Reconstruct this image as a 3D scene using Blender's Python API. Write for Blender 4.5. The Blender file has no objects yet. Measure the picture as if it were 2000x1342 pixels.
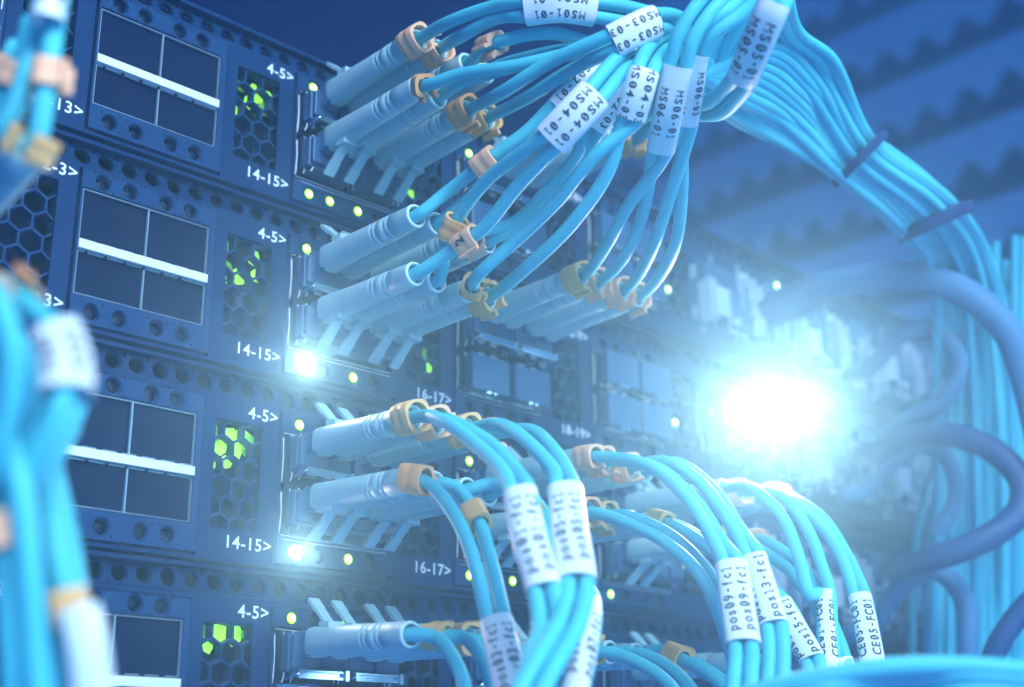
import bpy, bmesh, math, random
from mathutils import Vector, Matrix
random.seed(4)
S = 0.001                                   # everything below is written in millimetres
sc = bpy.context.scene
COL = sc.collection

# ------------------------------------------------------------------ camera
CAMP = Vector((-112.767, -246.795, -140.626))
RX = Vector((0.71447, -0.69957, -0.01175)); RD = Vector((0.21514, 0.23564, -0.94773)); RF = Vector((0.66577, 0.67459, 0.31886))
FPX = 2569.92
cam = bpy.data.cameras.new('camera'); co = bpy.data.objects.new('camera', cam); COL.objects.link(co)
M = Matrix.Identity(4)
for i in range(3):
    M[i][0] = RX[i]; M[i][1] = -RD[i]; M[i][2] = -RF[i]; M[i][3] = CAMP[i] * S
co.matrix_world = M
cam.sensor_width = 36; cam.lens = FPX / 2000 * 36
cam.clip_start = 0.005; cam.clip_end = 20
cam.dof.use_dof = True; cam.dof.focus_distance = 0.292; cam.dof.aperture_fstop = 11.0; cam.dof.aperture_blades = 0
sc.camera = co

# ------------------------------------------------------------------ world, lamps, exposure
world = bpy.data.worlds.new('World'); sc.world = world; world.use_nodes = True
wn = world.node_tree.nodes; bg = wn['Background']
bg.inputs[0].default_value = (0.0, 0.17, 0.82, 1); bg.inputs[1].default_value = 0.60
sc.view_settings.view_transform = 'Standard'; sc.view_settings.look = 'None'
sc.view_settings.gamma = 1; sc.view_settings.exposure = 0; sc.view_settings.use_curve_mapping = False
sc.cycles.use_denoising = True
sc.cycles.volume_bounces = 1; sc.cycles.max_bounces = 6; sc.cycles.transparent_max_bounces = 8
sc.cycles.sample_clamp_indirect = 3.0

def area(name, p, target, w, h, power, colr):
    L = bpy.data.lights.new(name, 'AREA'); L.shape = 'RECTANGLE'; L.size = w * S; L.size_y = h * S
    L.energy = power; L.color = colr
    o = bpy.data.objects.new(name, L); COL.objects.link(o)
    o.location = Vector(p) * S
    o.rotation_euler = (Vector(target) - Vector(p)).to_track_quat('-Z', 'Y').to_euler()
    return o
def bulb(name, p, r, power, colr):
    L = bpy.data.lights.new(name, 'POINT'); L.shadow_soft_size = r * S; L.energy = power; L.color = colr
    o = bpy.data.objects.new(name, L); COL.objects.link(o); o.location = Vector(p) * S
    return o
area('aisle_lamp', (-120, -560, 260), (110, 0, -20), 420, 260, 7.4, (0.80, 0.96, 0.98))  # added key light, no real lamp known on this side
area('aisle_lamp', (420, -560, 60), (180, 0, -60), 300, 300, 2.2, (0.45, 0.82, 1.0))  # added fill light from the right
area('floor_bounce', (-60, -420, -420), (60, -20, -60), 400, 300, 1.2, (0.25, 0.66, 1.0))  # added fill lamp from below, standing in for bounced light

# ------------------------------------------------------------------ materials
def mat(name, colr, rough=0.5, metal=0.0, emit=None, es=0.0, spec=0.5, noise=0.0, nscale=60, coat=0, sub=0, bump=0):
    m = bpy.data.materials.new(name); m.use_nodes = True
    nt = m.node_tree; b = nt.nodes['Principled BSDF']
    b.inputs['Base Color'].default_value = (*colr, 1); b.inputs['Roughness'].default_value = rough
    b.inputs['Metallic'].default_value = metal; b.inputs['Specular IOR Level'].default_value = spec
    b.inputs['Coat Weight'].default_value = coat
    if sub:
        b.inputs['Subsurface Weight'].default_value = sub; b.inputs['Subsurface Radius'].default_value = (0.6, 1.0, 1.3)
        b.inputs['Subsurface Scale'].default_value = 0.0012
    if emit:
        b.inputs['Emission Color'].default_value = (*emit, 1); b.inputs['Emission Strength'].default_value = es
    if noise or bump:
        tc = nt.nodes.new('ShaderNodeTexCoord'); n = nt.nodes.new('ShaderNodeTexNoise')
        n.inputs['Scale'].default_value = nscale; n.inputs['Detail'].default_value = 6
        nt.links.new(tc.outputs['Object'], n.inputs['Vector'])
        if noise:
            mx = nt.nodes.new('ShaderNodeMix'); mx.data_type = 'RGBA'
            mx.inputs[6].default_value = (*[c * (1 - noise) for c in colr], 1)
            mx.inputs[7].default_value = (*[min(1, c * (1 + noise)) for c in colr], 1)
            nt.links.new(n.outputs['Fac'], mx.inputs[0]); nt.links.new(mx.outputs[2], b.inputs['Base Color'])
            mr = nt.nodes.new('ShaderNodeMapRange'); mr.inputs[3].default_value = rough * .8; mr.inputs[4].default_value = min(1, rough * 1.25)
            nt.links.new(n.outputs['Fac'], mr.inputs[0]); nt.links.new(mr.outputs[0], b.inputs['Roughness'])
        if bump:
            n2 = nt.nodes.new('ShaderNodeTexNoise'); n2.inputs['Scale'].default_value = 2500; n2.inputs['Detail'].default_value = 2
            nt.links.new(tc.outputs['Object'], n2.inputs['Vector'])
            bp = nt.nodes.new('ShaderNodeBump'); bp.inputs['Strength'].default_value = bump; bp.inputs['Distance'].default_value = 0.0001
            nt.links.new(n2.outputs['Fac'], bp.inputs['Height']); nt.links.new(bp.outputs[0], b.inputs['Normal'])
    return m
PANEL = mat('blue_grey_powder_coat', (0.005, 0.034, 0.115), 0.5, 0, spec=0.12, noise=0.24, nscale=220, bump=0.5)
BEZEL = mat('blue_grey_bezel_paint', (0.010, 0.050, 0.150), 0.45, 0, spec=0.14, noise=0.24, nscale=240, bump=0.5)
DARK = mat('dark_recess_paint', (0.003, 0.012, 0.05), 0.7, spec=0.1)  # near-black colour carries the shade inside openings and slots
DOOR = mat('dark_shutter_metal', (0.002, 0.011, 0.05), 0.5, 0, spec=0.08, noise=0.25, nscale=160)
STEEL = mat('bright_spring_steel', (0.80, 0.88, 0.95), 0.16, 1.0)
GLOSS = mat('dark_polished_steel', (0.02, 0.05, 0.14), 0.12, 0.8)
EDGE = mat('bright_rolled_edge', (0.85, 0.93, 1.0), 0.35, 0.25)  # bright base colour carries the glints on the thin cage wires
FRAME = mat('worn_frame_edge', (0.34, 0.46, 0.58), 0.35, 0.3)  # pale base colour stands in for reflections along the metal edge
BAR = mat('white_enamelled_strip', (0.86, 0.90, 0.96), 0.35, 0, noise=0.05, nscale=400)  # white base colour holds the bright reflection on the metal strip
MODULE = mat('grey_blue_module_shell', (0.032, 0.105, 0.24), 0.4, 0.1, noise=0.08, nscale=300)
BOOT = mat('frosted_grey_blue_plastic', (0.38, 0.60, 0.67), 0.5, sub=0.35, noise=0.10, nscale=400, bump=0.3)
HOUSE = mat('grey_connector_housing', (0.06, 0.17, 0.33), 0.4, noise=0.05, nscale=400)
RIM = mat('pale_boot_rim_plastic', (0.62, 0.82, 0.90), 0.3, sub=0.3)  # boot plastic made paler to hold the light glowing through its rim
CABLE = mat('aqua_cable_jacket', (0.07, 0.54, 0.66), 0.55, spec=0.35, noise=0.13, nscale=260, bump=0.35, sub=0.1)
CABLE2 = mat('deep_aqua_cable_jacket', (0.04, 0.42, 0.60), 0.55, spec=0.35, noise=0.13, nscale=260, bump=0.35)
LABEL = mat('white_label_film', (0.78, 0.84, 0.92), 0.38, noise=0.03, nscale=500)
INK = mat('black_label_ink', (0.012, 0.02, 0.05), 0.5)
WPAINT = mat('white_panel_lettering', (0.85, 0.90, 0.97), 0.5)
CLIPS = [mat('orange_clip_plastic', (0.90, 0.40, 0.17), 0.5, sub=0.1, noise=0.06, nscale=400),
         mat('pale_peach_clip_plastic', (0.92, 0.48, 0.30), 0.5, sub=0.1, noise=0.06, nscale=400),
         mat('tan_clip_plastic', (0.84, 0.46, 0.19), 0.5, sub=0.1, noise=0.08, nscale=400)]
LED = mat('lit_green_led', (0.3, 0.8, 0.05), 0.3, emit=(0.42, 1.0, 0.03), es=2.2)
LEDW = mat('lit_white_green_led', (0.9, 1, 0.7), 0.3, emit=(0.85, 1.0, 0.40), es=6.0)
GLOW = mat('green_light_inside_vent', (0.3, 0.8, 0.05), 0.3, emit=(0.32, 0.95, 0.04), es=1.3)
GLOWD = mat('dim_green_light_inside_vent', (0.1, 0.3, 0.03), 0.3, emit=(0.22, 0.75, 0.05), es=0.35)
LEDOFF = mat('unlit_led_lens', (0.006, 0.02, 0.07), 0.4, spec=0.2)
DARKC = mat('dark_blue_power_jacket', (0.02, 0.07, 0.22), 0.55, noise=0.1, nscale=200, bump=0.3)
HAZEC = mat('hazy_blue_power_jacket', (0.06, 0.20, 0.40), 0.6, noise=0.1, nscale=200, bump=0.3)  # jacket colour lightened to carry the haze in front of the cords
WALL = mat('deep_blue_cabinet_paint', (0.002, 0.018, 0.16), 0.6, noise=0.15, nscale=12)
COMB = mat('light_blue_duct_plastic', (0.20, 0.50, 0.85), 0.5, noise=0.1, nscale=40)
STRAP = mat('dark_blue_hook_strap', (0.006, 0.03, 0.14), 0.9, noise=0.2, nscale=900)

# ------------------------------------------------------------------ mesh helpers
class MB:
    def __init__(s): s.v = []; s.f = []; s.sm = []
    def add(s, vs, fs, smooth=False):
        b = len(s.v); s.v += [Vector(v) for v in vs]
        for f in fs: s.f.append([b + i for i in f]); s.sm.append(smooth)
    def box(s, x0, x1, y0, y1, z0, z1, bev=0.0):
        if bev <= 0:
            s.add([(x0,y0,z0),(x1,y0,z0),(x1,y1,z0),(x0,y1,z0),(x0,y0,z1),(x1,y0,z1),(x1,y1,z1),(x0,y1,z1)],
                  [(0,3,2,1),(4,5,6,7),(0,1,5,4),(1,2,6,5),(2,3,7,6),(3,0,4,7)]); return
        # box with its front (low y) edges and corners rounded
        n = 4; out = []
        def ring(y, ins):
            r = max(bev - ins * 0, 0.01); pts = []
            for cx, cz, a0 in ((x1 - r, z1 - r, 0), (x0 + r, z1 - r, 90), (x0 + r, z0 + r, 180), (x1 - r, z0 + r, 270)):
                for k in range(n + 1):
                    a = math.radians(a0 + 90 * k / n); q = r - ins
                    pts.append((cx + q * math.cos(a), y, cz + q * math.sin(a)))
            return pts
        rings = [ring(y1, 0), ring(y0 + bev * .6, 0), ring(y0 + bev * .18, bev * .18), ring(y0, bev * .6)]
        m = len(rings[0]); vs = [p for r_ in rings for p in r_]; fs = []
        for k in range(3):
            for i in range(m):
                j = (i + 1) % m; fs.append((k*m+i, k*m+j, (k+1)*m+j, (k+1)*m+i))
        fs.append(tuple(3*m + i for i in range(m))); fs.append(tuple(reversed(range(m))))
        s.add(vs, fs, False)
    def sweep(s, pts, prof, frames=None, cap=True, smooth=True, close=True):
        """prof(i) -> list of (a, b) in the frame (u, w)"""
        fr = frames or rmf(pts); n = None; vs = []
        for i, p in enumerate(pts):
            t, u, w = fr[i]; q = prof(i); n = len(q)
            vs += [p + u * a + w * b for a, b in q]
        fs = []
        for i in range(len(pts) - 1):
            for k in range(n if close else n - 1):
                j = (k + 1) % n; fs.append((i*n+k, i*n+j, (i+1)*n+j, (i+1)*n+k))
        s.add(vs, fs, smooth)
        if cap:
            s.add(vs[:n], [tuple(reversed(range(n)))], False); s.add(vs[-n:], [tuple(range(n))], False)
    def tube(s, pts, r, n=14, cap=True):
        rr = r if callable(r) else (lambda i: r)
        s.sweep([Vector(p) for p in pts], lambda i: [(rr(i)*math.cos(2*math.pi*k/n), rr(i)*math.sin(2*math.pi*k/n)) for k in range(n)], cap=cap)
    def mesh(s, name, material, org=Vector((0, 0, 0))):
        me = bpy.data.meshes.new(name)
        me.from_pydata([tuple((v - org) * S) for v in s.v], [], s.f)
        me.polygons.foreach_set('use_smooth', s.sm)
        me.materials.append(material); me.update()
        return me
def rmf(pts, up=None):
    T = []
    for i in range(len(pts)):
        a = pts[max(i-1, 0)]; b = pts[min(i+1, len(pts)-1)]; T.append((b - a).normalized())
    u = T[0].cross(Vector((0, 0, 1)) if abs(T[0].z) < .9 else Vector((1, 0, 0))).normalized(); fr = []
    for i, t in enumerate(T):
        u = (u - t * u.dot(t)).normalized(); fr.append((t, u, t.cross(u)))
    return fr
def camframes(pts):
    """frame whose u is sideways in the view and w points at the aisle"""
    fr = []
    for i in range(len(pts)):
        t = (pts[min(i+1, len(pts)-1)] - pts[max(i-1, 0)]).normalized()
        w = (CAMP - pts[i]); w = (w - t * w.dot(t)).normalized(); fr.append((t, w.cross(t), w))
    return fr
def spline(P, step=1.6):
    P = [Vector(p) for p in P]; out = []
    for i in range(len(P) - 1):
        p0 = P[i-1] if i else P[0]*2 - P[1]; p1, p2 = P[i], P[i+1]; p3 = P[i+2] if i + 2 < len(P) else P[-1]*2 - P[-2]
        d = [max((b - a).length, 1e-3) ** 0.5 for a, b in ((p0, p1), (p1, p2), (p2, p3))]
        n = max(2, int((p2 - p1).length / step))
        t0 = 0; t1 = d[0]; t2 = t1 + d[1]; t3 = t2 + d[2]
        for k in range(n):
            t = t1 + (t2 - t1) * k / n
            A1 = p0*((t1-t)/(t1-t0)) + p1*((t-t0)/(t1-t0)); A2 = p1*((t2-t)/(t2-t1)) + p2*((t-t1)/(t2-t1)); A3 = p2*((t3-t)/(t3-t2)) + p3*((t-t2)/(t3-t2))
            B1 = A1*((t2-t)/(t2-t0)) + A2*((t-t0)/(t2-t0)); B2 = A2*((t3-t)/(t3-t1)) + A3*((t-t1)/(t3-t1))
            out.append(B1*((t2-t)/(t2-t1)) + B2*((t-t1)/(t2-t1)))
    out.append(P[-1]); return out
def at(px, py, z):                       # the place seen at a pixel of the 2000 px photograph, z mm deep
    return CAMP + RX * ((px - 1000) / FPX * z) + RD * ((py - 671) / FPX * z) + RF * z
def onpanel(px, py, Y=0):
    r = RX * ((px - 1000) / FPX) + RD * ((py - 671) / FPX) + RF
    return CAMP + r * ((Y - CAMP.y) / r.y)

def empty(name, loc, label, cat, group=None, kind=None):
    o = bpy.data.objects.new(name, None); COL.objects.link(o); o.location = Vector(loc) * S; o.empty_display_size = .005
    tag(o, label, cat, group, kind); return o
def tag(o, label=None, cat=None, group=None, kind=None):
    if label: o['label'] = label
    if cat: o['category'] = cat
    if group: o['group'] = group
    if kind: o['kind'] = kind
    return o
def part(name, me, parent=None, loc=(0, 0, 0), rot=None):
    """link a mesh; loc is in mm in the parent's space"""
    o = bpy.data.objects.new(name, me); COL.objects.link(o)
    if parent: o.parent = parent
    o.location = Vector(loc) * S
    if rot: o.rotation_euler = rot
    return o
def wloc(o):
    p = Vector((0, 0, 0))
    while o: p = p + Vector(o.location) / S; o = o.parent
    return p
def build(mb, name, material, parent=None):
    """mesh made in world mm, its origin put on its parent's (or its own first point)"""
    if parent: return part(name, mb.mesh(name, material, wloc(parent)), parent)
    org = mb.v[0].copy(); o = part(name, mb.mesh(name, material, org)); o.location = org * S; return o

FONTC = {}
def text_geo(txt, size, bold=0.0, cut=0.0):
    """letter faces; cut > 0 slices them finely so that they can be wrapped round a sleeve"""
    key = (txt, size, bold, cut)
    if key in FONTC: return FONTC[key]
    cu = bpy.data.curves.new('lettering', 'FONT'); cu.body = txt; cu.size = size; cu.align_x = 'CENTER'; cu.align_y = 'CENTER'; cu.offset = bold; cu.resolution_u = 3
    cu.space_character = 1.1
    ob = bpy.data.objects.new('lettering', cu); COL.objects.link(ob)
    bpy.context.view_layer.update()
    me = bpy.data.meshes.new_from_object(ob.evaluated_get(bpy.context.evaluated_depsgraph_get()))
    bm = bmesh.new(); bm.from_mesh(me)
    if cut:
        ys = [v.co.y for v in bm.verts]; xs = [v.co.x for v in bm.verts]
        for ax, lo, hi in ((1, min(ys), max(ys)), (0, min(xs), max(xs))):
            q = lo + cut
            while q < hi:
                co_ = Vector((0, 0, 0)); co_[ax] = q; no = Vector((0, 0, 0)); no[ax] = 1
                bmesh.ops.bisect_plane(bm, geom=bm.verts[:] + bm.edges[:] + bm.faces[:], plane_co=co_, plane_no=no); q += cut
    bm.verts.index_update()
    g = ([v.co.copy() for v in bm.verts], [[v.index for v in f.verts] for f in bm.faces])
    bm.free()
    bpy.data.objects.remove(ob); bpy.data.curves.remove(cu); bpy.data.meshes.remove(me)
    FONTC[key] = g; return g
def mono_geo(txt, size):
    """typewriter spacing with slashed zeros, like a label printer's"""
    V, F = [], []; adv = size*0.66; cap = size*.70
    for i, ch in enumerate(txt):
        x0 = (i - (len(txt)-1)/2)*adv; dy = {'p': -.09, 's': -.0, 'o': 0, '-': 0}.get(ch, 0)*size
        b_ = len(V)
        if ch in 'M1':      # drawn stroke by stroke, the way the label printer's letters look
            q = cap/2; w_ = size*.045; m_ = size*.22
            st = [((-m_, -q), (-m_, q)), ((m_, -q), (m_, q)), ((-m_, q), (0, -q*.1)), ((m_, q), (0, -q*.1))] if ch == 'M' else [((0, -q), (0, q)), ((0, q), (-m_*.7, q*.5)), ((-m_*.7, -q), (m_*.7, -q))]
            for (a_, c_) in st:
                a_ = Vector(a_); c_ = Vector(c_); d_ = (c_-a_).normalized(); n_ = Vector((-d_.y, d_.x))*w_; N = 6; k0 = len(V)
                for k in range(N+1):
                    p = a_.lerp(c_, k/N); V += [Vector((x0 + p.x - n_.x, p.y - n_.y, 0)), Vector((x0 + p.x + n_.x, p.y + n_.y, 0))]
                F += [[k0+2*k, k0+2*k+1, k0+2*k+3, k0+2*k+2] for k in range(N)]
            continue
        vs, fs = text_geo(ch, size, 0.028*size, 0.3)
        # glyphs are centred one by one: seat the low ones on the common baseline
        h = max(v.y for v in vs) - min(v.y for v in vs)
        base = -cap/2 + h/2 if ch in 'poscf1' + 'MSCEF0123456789' else 0
        if ch == 'p': base -= h*.28
        cy = (max(v.y for v in vs) + min(v.y for v in vs))/2; cx = (max(v.x for v in vs) + min(v.x for v in vs))/2
        V += [Vector((x0 + v.x - cx, v.y - cy + base, 0)) for v in vs]; F += [[b_+k for k in f] for f in fs]
        if ch == '0':
            b_ = len(V); w_ = size*.04; a = Vector((-size*.13, -cap*.33)); c = Vector((size*.13, cap*.33)); N = 5
            for k in range(N+1):
                p = a.lerp(c, k/N); V += [Vector((x0 + p.x - w_, p.y, 0)), Vector((x0 + p.x + w_, p.y, 0))]
            F += [[b_+2*k, b_+2*k+1, b_+2*k+3, b_+2*k+2] for k in range(N)]
    return V, F

# ------------------------------------------------------------------ the setting behind: cabinet
PER, PITCH = 53.867, 44.45
b = MB(); b.box(-700, 1250, 760, 770, -500, 900)
tag(build(b, 'cabinet_back_wall', WALL), kind='structure')
b = MB(); b.box(1100, 1110, -900, 759, -500, 900)
tag(build(b, 'cabinet_side_wall', WALL), kind='structure')

# ------------------------------------------------------------------ network switches
def cells(mb, xs, zs, holes, y, depth, circ=()):
    """flat plate with rectangular openings (each with walls) and circular ones"""
    X = sorted(set(xs + [h[0] for h in holes] + [h[1] for h in holes])); Z = sorted(set(zs + [h[2] for h in holes] + [h[3] for h in holes]))
    def solid(i, k):
        if i < 0 or k < 0 or i >= len(X)-1 or k >= len(Z)-1: return False
        cx = (X[i]+X[i+1])/2; cz = (Z[k]+Z[k+1])/2
        return not any(h[0] < cx < h[1] and h[2] < cz < h[3] for h in holes)
    for i in range(len(X)-1):
        for k in range(len(Z)-1):
            if not solid(i, k): continue
            x0, x1, z0, z1 = X[i], X[i+1], Z[k], Z[k+1]
            mb.add([(x0,y,z0),(x1,y,z0),(x1,y,z1),(x0,y,z1)], [(0,1,2,3)])
            for (a, c, di, dk) in (((x0,z0),(x0,z1),-1,0),((x1,z1),(x1,z0),1,0),((x1,z0),(x0,z0),0,-1),((x0,z1),(x1,z1),0,1)):
                if not solid(i+di, k+dk):
                    mb.add([(a[0],y,a[1]),(c[0],y,c[1]),(c[0],y+depth,c[1]),(a[0],y+depth,a[1])], [(0,1,2,3)])
def round_hole(mb, cx, cz, r, hx, hz, y, depth, bev=0.35, n=24, f=None):
    """a square patch hx by hz with a chamfered round hole in it"""
    f = f or (lambda x, y, z: (x, y, z))
    def sq(a):
        c, s_ = math.cos(a), math.sin(a); m = max(abs(c) / hx, abs(s_) / hz); return (cx + c / m, cz + s_ / m)
    rings = []
    for (rad, yy) in ((None, y), (r + bev, y), (r, y + bev), (r * .92, y + depth)):
        rings.append([])
        for k in range(n):
            a = 2*math.pi*k/n + math.pi/4
            p = sq(a) if rad is None else (cx + rad*math.cos(a), cz + rad*math.sin(a))
            rings[-1].append(f(p[0], yy, p[1]))
    vs = [p for r_ in rings for p in r_]; fs = []
    for q in range(3):
        for k in range(n):
            j = (k+1) % n; fs.append((q*n+k, q*n+j, (q+1)*n+j, (q+1)*n+k))
    mb.add(vs, fs)
def frame_wire(mb, x0, x1, z0, z1, y, w=0.28, d=0.5):
    mb.box(x0, x1, y, y+d, z1-w, z1); mb.box(x0, x1, y, y+d, z0, z0+w)
    mb.box(x0, x0+w, y, y+d, z0+w, z1-w); mb.box(x1-w, x1, y, y+d, z0+w, z1-w)

VX0, VX1, VZ0, VZ1 = 38.4, 50.6, 2.3, 26.6          # honeycomb vent opening in one column
HOLES_X = (6.5, 12.9, 21.8, 28.0)
def local(fn, name, material):
    mb = MB(); fn(mb); return mb.mesh(name, material)
UMIN, UMAX = -2, 3
def f_plate(mb):
    holes = []
    for u in range(UMIN, UMAX + 1):
        o = u * PER
        holes += [(o+1.0, o+35.2, -4.2, 31.2), (o+VX0, o+VX1, VZ0, VZ1)]
    cells(mb, [UMIN*PER, UMAX*PER + 53.4], [-5.0, 32.2], holes, 0, 2.2)
    # module area to the right of the last port column
    cells(mb, [UMAX*PER + 53.4, 420], [-5.0, 32.2], [(UMAX*PER+56+v*PER, UMAX*PER+56+v*PER+33, 2, 27) for v in range(4)], 0.6, 3)
    # lip leaning back with a row of round vents, and the shelf above it
    def lean(x, y, z): return (x, y + 0.25*(z - 32.2), z)
    x = UMIN * PER
    while x < 414:
        round_hole(mb, x + 2.83, 35.3, 1.85, 2.83, 2.6, 2.0, 1.4, 0.25, 16, lambda x_, y_, z_: (x_, y_ + 0.25*(z_-32.2), z_)); x += 5.66
    mb.add([(UMIN*PER, 0, 32.2), (x, 0, 32.2), (x, 2.0, 32.7), (UMIN*PER, 2.0, 32.7)], [(0, 1, 2, 3)])
    mb.box(UMIN*PER, x, 1.2, 5.0, 37.95, 38.9)
M_PLATE = local(f_plate, 'faceplate', PANEL)
def f_body(mb):
    mb.box(UMIN*PER, 420, 9, 300, -4.6, 38.2); mb.box(UMIN*PER, 420, 7.5, 8.9, 33.2, 38.2); mb.box(UMIN*PER, 420, 3.2, 8.9, -4.6, -3.9)
M_BODY = local(f_body, 'chassis_body', DARK)
def f_bezel(mb):
    cells(mb, [1.5, 34.7], [-3.7, 30.8], [(1.9, 33.2, 2.2, 26.6)] + [(x-2.4, x+2.4, z-2.1, z+2.1) for x in HOLES_X for z in (28.75, -0.95)], -0.7, 2.4)
    for x in HOLES_X:
        for z in (28.75, -0.95): round_hole(mb, x, z, 1.7, 2.4, 2.1, -0.7, 1.6)
M_BEZEL = local(f_bezel, 'port_bezel', BEZEL)
def hexvent(mb):
    R = 5.1 / math.sqrt(3); t = 0.30; rows = 6
    def clampx(p): return (min(max(p[0], VX0), VX1), min(max(p[1], VZ0), VZ1))
    for r_ in range(-1, 8):
        for c in range(-1, 5):
            cx = VX0 + 0.2 + c*5.1 + (2.55 if r_ % 2 else 0); cz = VZ1 - 1.7 - r_*4.417
            if cx < VX0 - 3.2 or cx > VX1 + 3.2 or cz < VZ0 - 3.2 or cz > VZ1 + 3.2: continue
            o_ = []; i_ = []
            for k in range(6):
                a = math.radians(30 + 60*k)
                o_.append(clampx((cx + R*math.cos(a), cz + R*math.sin(a)))); i_.append(clampx((cx + (R-t)*math.cos(a), cz + (R-t)*math.sin(a))))
            for k in range(6):
                j = (k+1) % 6
                if abs(o_[k][0]-o_[j][0]) + abs(o_[k][1]-o_[j][1]) < 1e-4: continue
                mb.add([(o_[k][0],.8,o_[k][1]),(o_[j][0],.8,o_[j][1]),(i_[j][0],.8,i_[j][1]),(i_[k][0],.8,i_[k][1]),
                        (i_[j][0],3.4,i_[j][1]),(i_[k][0],3.4,i_[k][1])], [(0,1,2,3),(3,2,4,5)])
M_VENT = local(hexvent, 'honeycomb_vent', BEZEL)
def f_door(x0, x1, z0, z1):
    return local(lambda mb: mb.box(x0, x1, 0.6, 1.2, z0, z1), 'port_shutter', DOOR)
DOORS = [f_door(2.3, 17.6, 14.9, 26.2), f_door(18.1, 33.0, 14.9, 26.2), f_door(2.3, 17.6, 2.6, 12.0), f_door(18.1, 33.0, 2.6, 12.0)]
def f_frame(mb):
    for z0, z1 in ((14.8, 26.3), (2.5, 12.1)):
        frame_wire(mb, 2.2, 17.8, z0, z1, -0.35, .13, .8); frame_wire(mb, 17.84, 33.1, z0, z1, -0.35, .13, .8)
M_FRAME = local(f_frame, 'port_frame', FRAME)
M_BAR = local(lambda mb: mb.box(1.95, 33.05, -1.3, 0.2, 12.45, 14.4), 'divider_strip', BAR)
def f_slots(mb):
    for x in (6.0, 10.5, 15.0, 19.5, 24.0, 28.5): mb.box(x, x+1.2, -0.5, 0.0, 14.62, 15.1); mb.box(x-2.2, x-1.6, -0.5, 0, 11.8, 12.3)
M_SLOT = local(f_slots, 'slot_row', DARK)  # raised dark blocks, coloured as the shade in open slots
# open cage of a populated port pair: nested dark plates with bright edges
def f_cage(mb):
    for z0, z1 in ((14.4, 25.6), (2.6, 13.0)):
        mb.box(2.2, 33.0, 0.2, 0.8, z0, z1)
        mb.box(2.2, 2.8, -2.4, 0.2, z0 + .3, z1 - .2); mb.box(3.6, 4.0, -4.6, .2, z0 + .6, z1 - .6)
        mb.box(17.2, 17.8, -2.4, 0.2, z0 + .6, z1 - .6)
    mb.box(2.2, 33.0, -2.0, .2, 13.1, 14.2)
M_CAGE = local(f_cage, 'port_cage', GLOSS)
def f_spring(mb):
    for z0, z1 in ((14.6, 25.4), (2.9, 12.8)):
        for (x, y, dx) in ((2.1, -0.5, 0), (3.4, -2.5, .25), (4.3, -4.7, .45)):
            mb.tube([(x - dx, y + .1, z0), (x, y - .15, z0 + 1.2), (x + .1, y - .3, (z0+z1)/2), (x, y - .15, z1 - .9), (x - .3, y + .1, z1)], .15, 6)
        for x in (17.0, 18.3, 31.6, 33.1): mb.tube([(x, -2.6, z0 + .3), (x, -2.8, z1 - 2)], .12, 6)
    for z_ in (2.4, 1.5, 13.6, 26.0): mb.tube([(2.3, -.6, z_ + .1), (10, -.75, z_ - .1), (20, -.65, z_), (33, -.7, z_)], .1, 6)
    for x_ in (8, 12.5, 23, 28): mb.box(x_, x_ + 2.2, -2.5, -2.1, 13.2, 14.0)
M_SPRING = local(f_spring, 'contact_spring', EDGE)

def make_letters(txt, size, x, z, parent, y=-0.03, right=True):
    vs, fs = text_geo(txt, size, 0.018*size)
    mx = max(v.x for v in vs); mb = MB()
    mb.add([(x + v.x - (mx if right else 0), y, z + v.y) for v in vs], fs)
    # from_pydata keeps winding: front faces -Y
    return part('lettering', mb.mesh('lettering', WPAINT), parent)

SW = {}
ORD = {0: 'partly cropped switch above the top one', 1: 'topmost', 2: 'second', 3: 'third', 4: 'bottom'}
SWLAB = {1: 'topmost blue grey rack switch, row of vent holes along its bare top edge',
         2: 'second rack switch from the top, marked 2-3> at left and fully cabled up and down',
         3: 'third rack switch from the top, its cables bending down under pos labels',
         4: 'bottom rack switch, cut off by the lower edge of the picture'}
lit = {1: {1: (0, 1, 2), 2: (0,), 3: ()}, 2: {1: (0, 2), 2: (), 3: ()}, 3: {1: (0, 2), 2: (0, 2), 3: (0,)}, 4: {1: (), 2: (), 3: ()}}
litup = {1: {1: (0,), 2: (0,)}, 2: {1: (0,)}, 3: {1: (0,), 2: (0,)}, 4: {1: (0, 2), 2: (0,)}}
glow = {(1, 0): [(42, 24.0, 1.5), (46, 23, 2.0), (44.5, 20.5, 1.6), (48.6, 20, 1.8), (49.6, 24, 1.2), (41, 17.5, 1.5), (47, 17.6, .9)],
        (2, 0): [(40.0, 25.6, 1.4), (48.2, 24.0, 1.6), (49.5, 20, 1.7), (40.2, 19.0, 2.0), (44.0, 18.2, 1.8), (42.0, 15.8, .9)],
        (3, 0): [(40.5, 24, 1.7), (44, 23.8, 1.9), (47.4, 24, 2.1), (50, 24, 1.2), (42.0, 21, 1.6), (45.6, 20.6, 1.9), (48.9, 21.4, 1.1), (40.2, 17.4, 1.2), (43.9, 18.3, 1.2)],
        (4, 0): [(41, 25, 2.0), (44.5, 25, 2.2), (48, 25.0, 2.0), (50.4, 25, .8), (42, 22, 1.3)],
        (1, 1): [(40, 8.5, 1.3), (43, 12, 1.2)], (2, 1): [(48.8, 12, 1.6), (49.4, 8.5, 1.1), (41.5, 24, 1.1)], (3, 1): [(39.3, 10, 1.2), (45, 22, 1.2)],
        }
POP = {(1, 1), (2, 1), (3, 1), (4, 1), (1, 2), (2, 2), (3, 2), (4, 2), (1, 3), (2, 3), (3, 3), (4, 3), (1, -1), (2, -1), (3, -1), (4, -1)}
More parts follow.
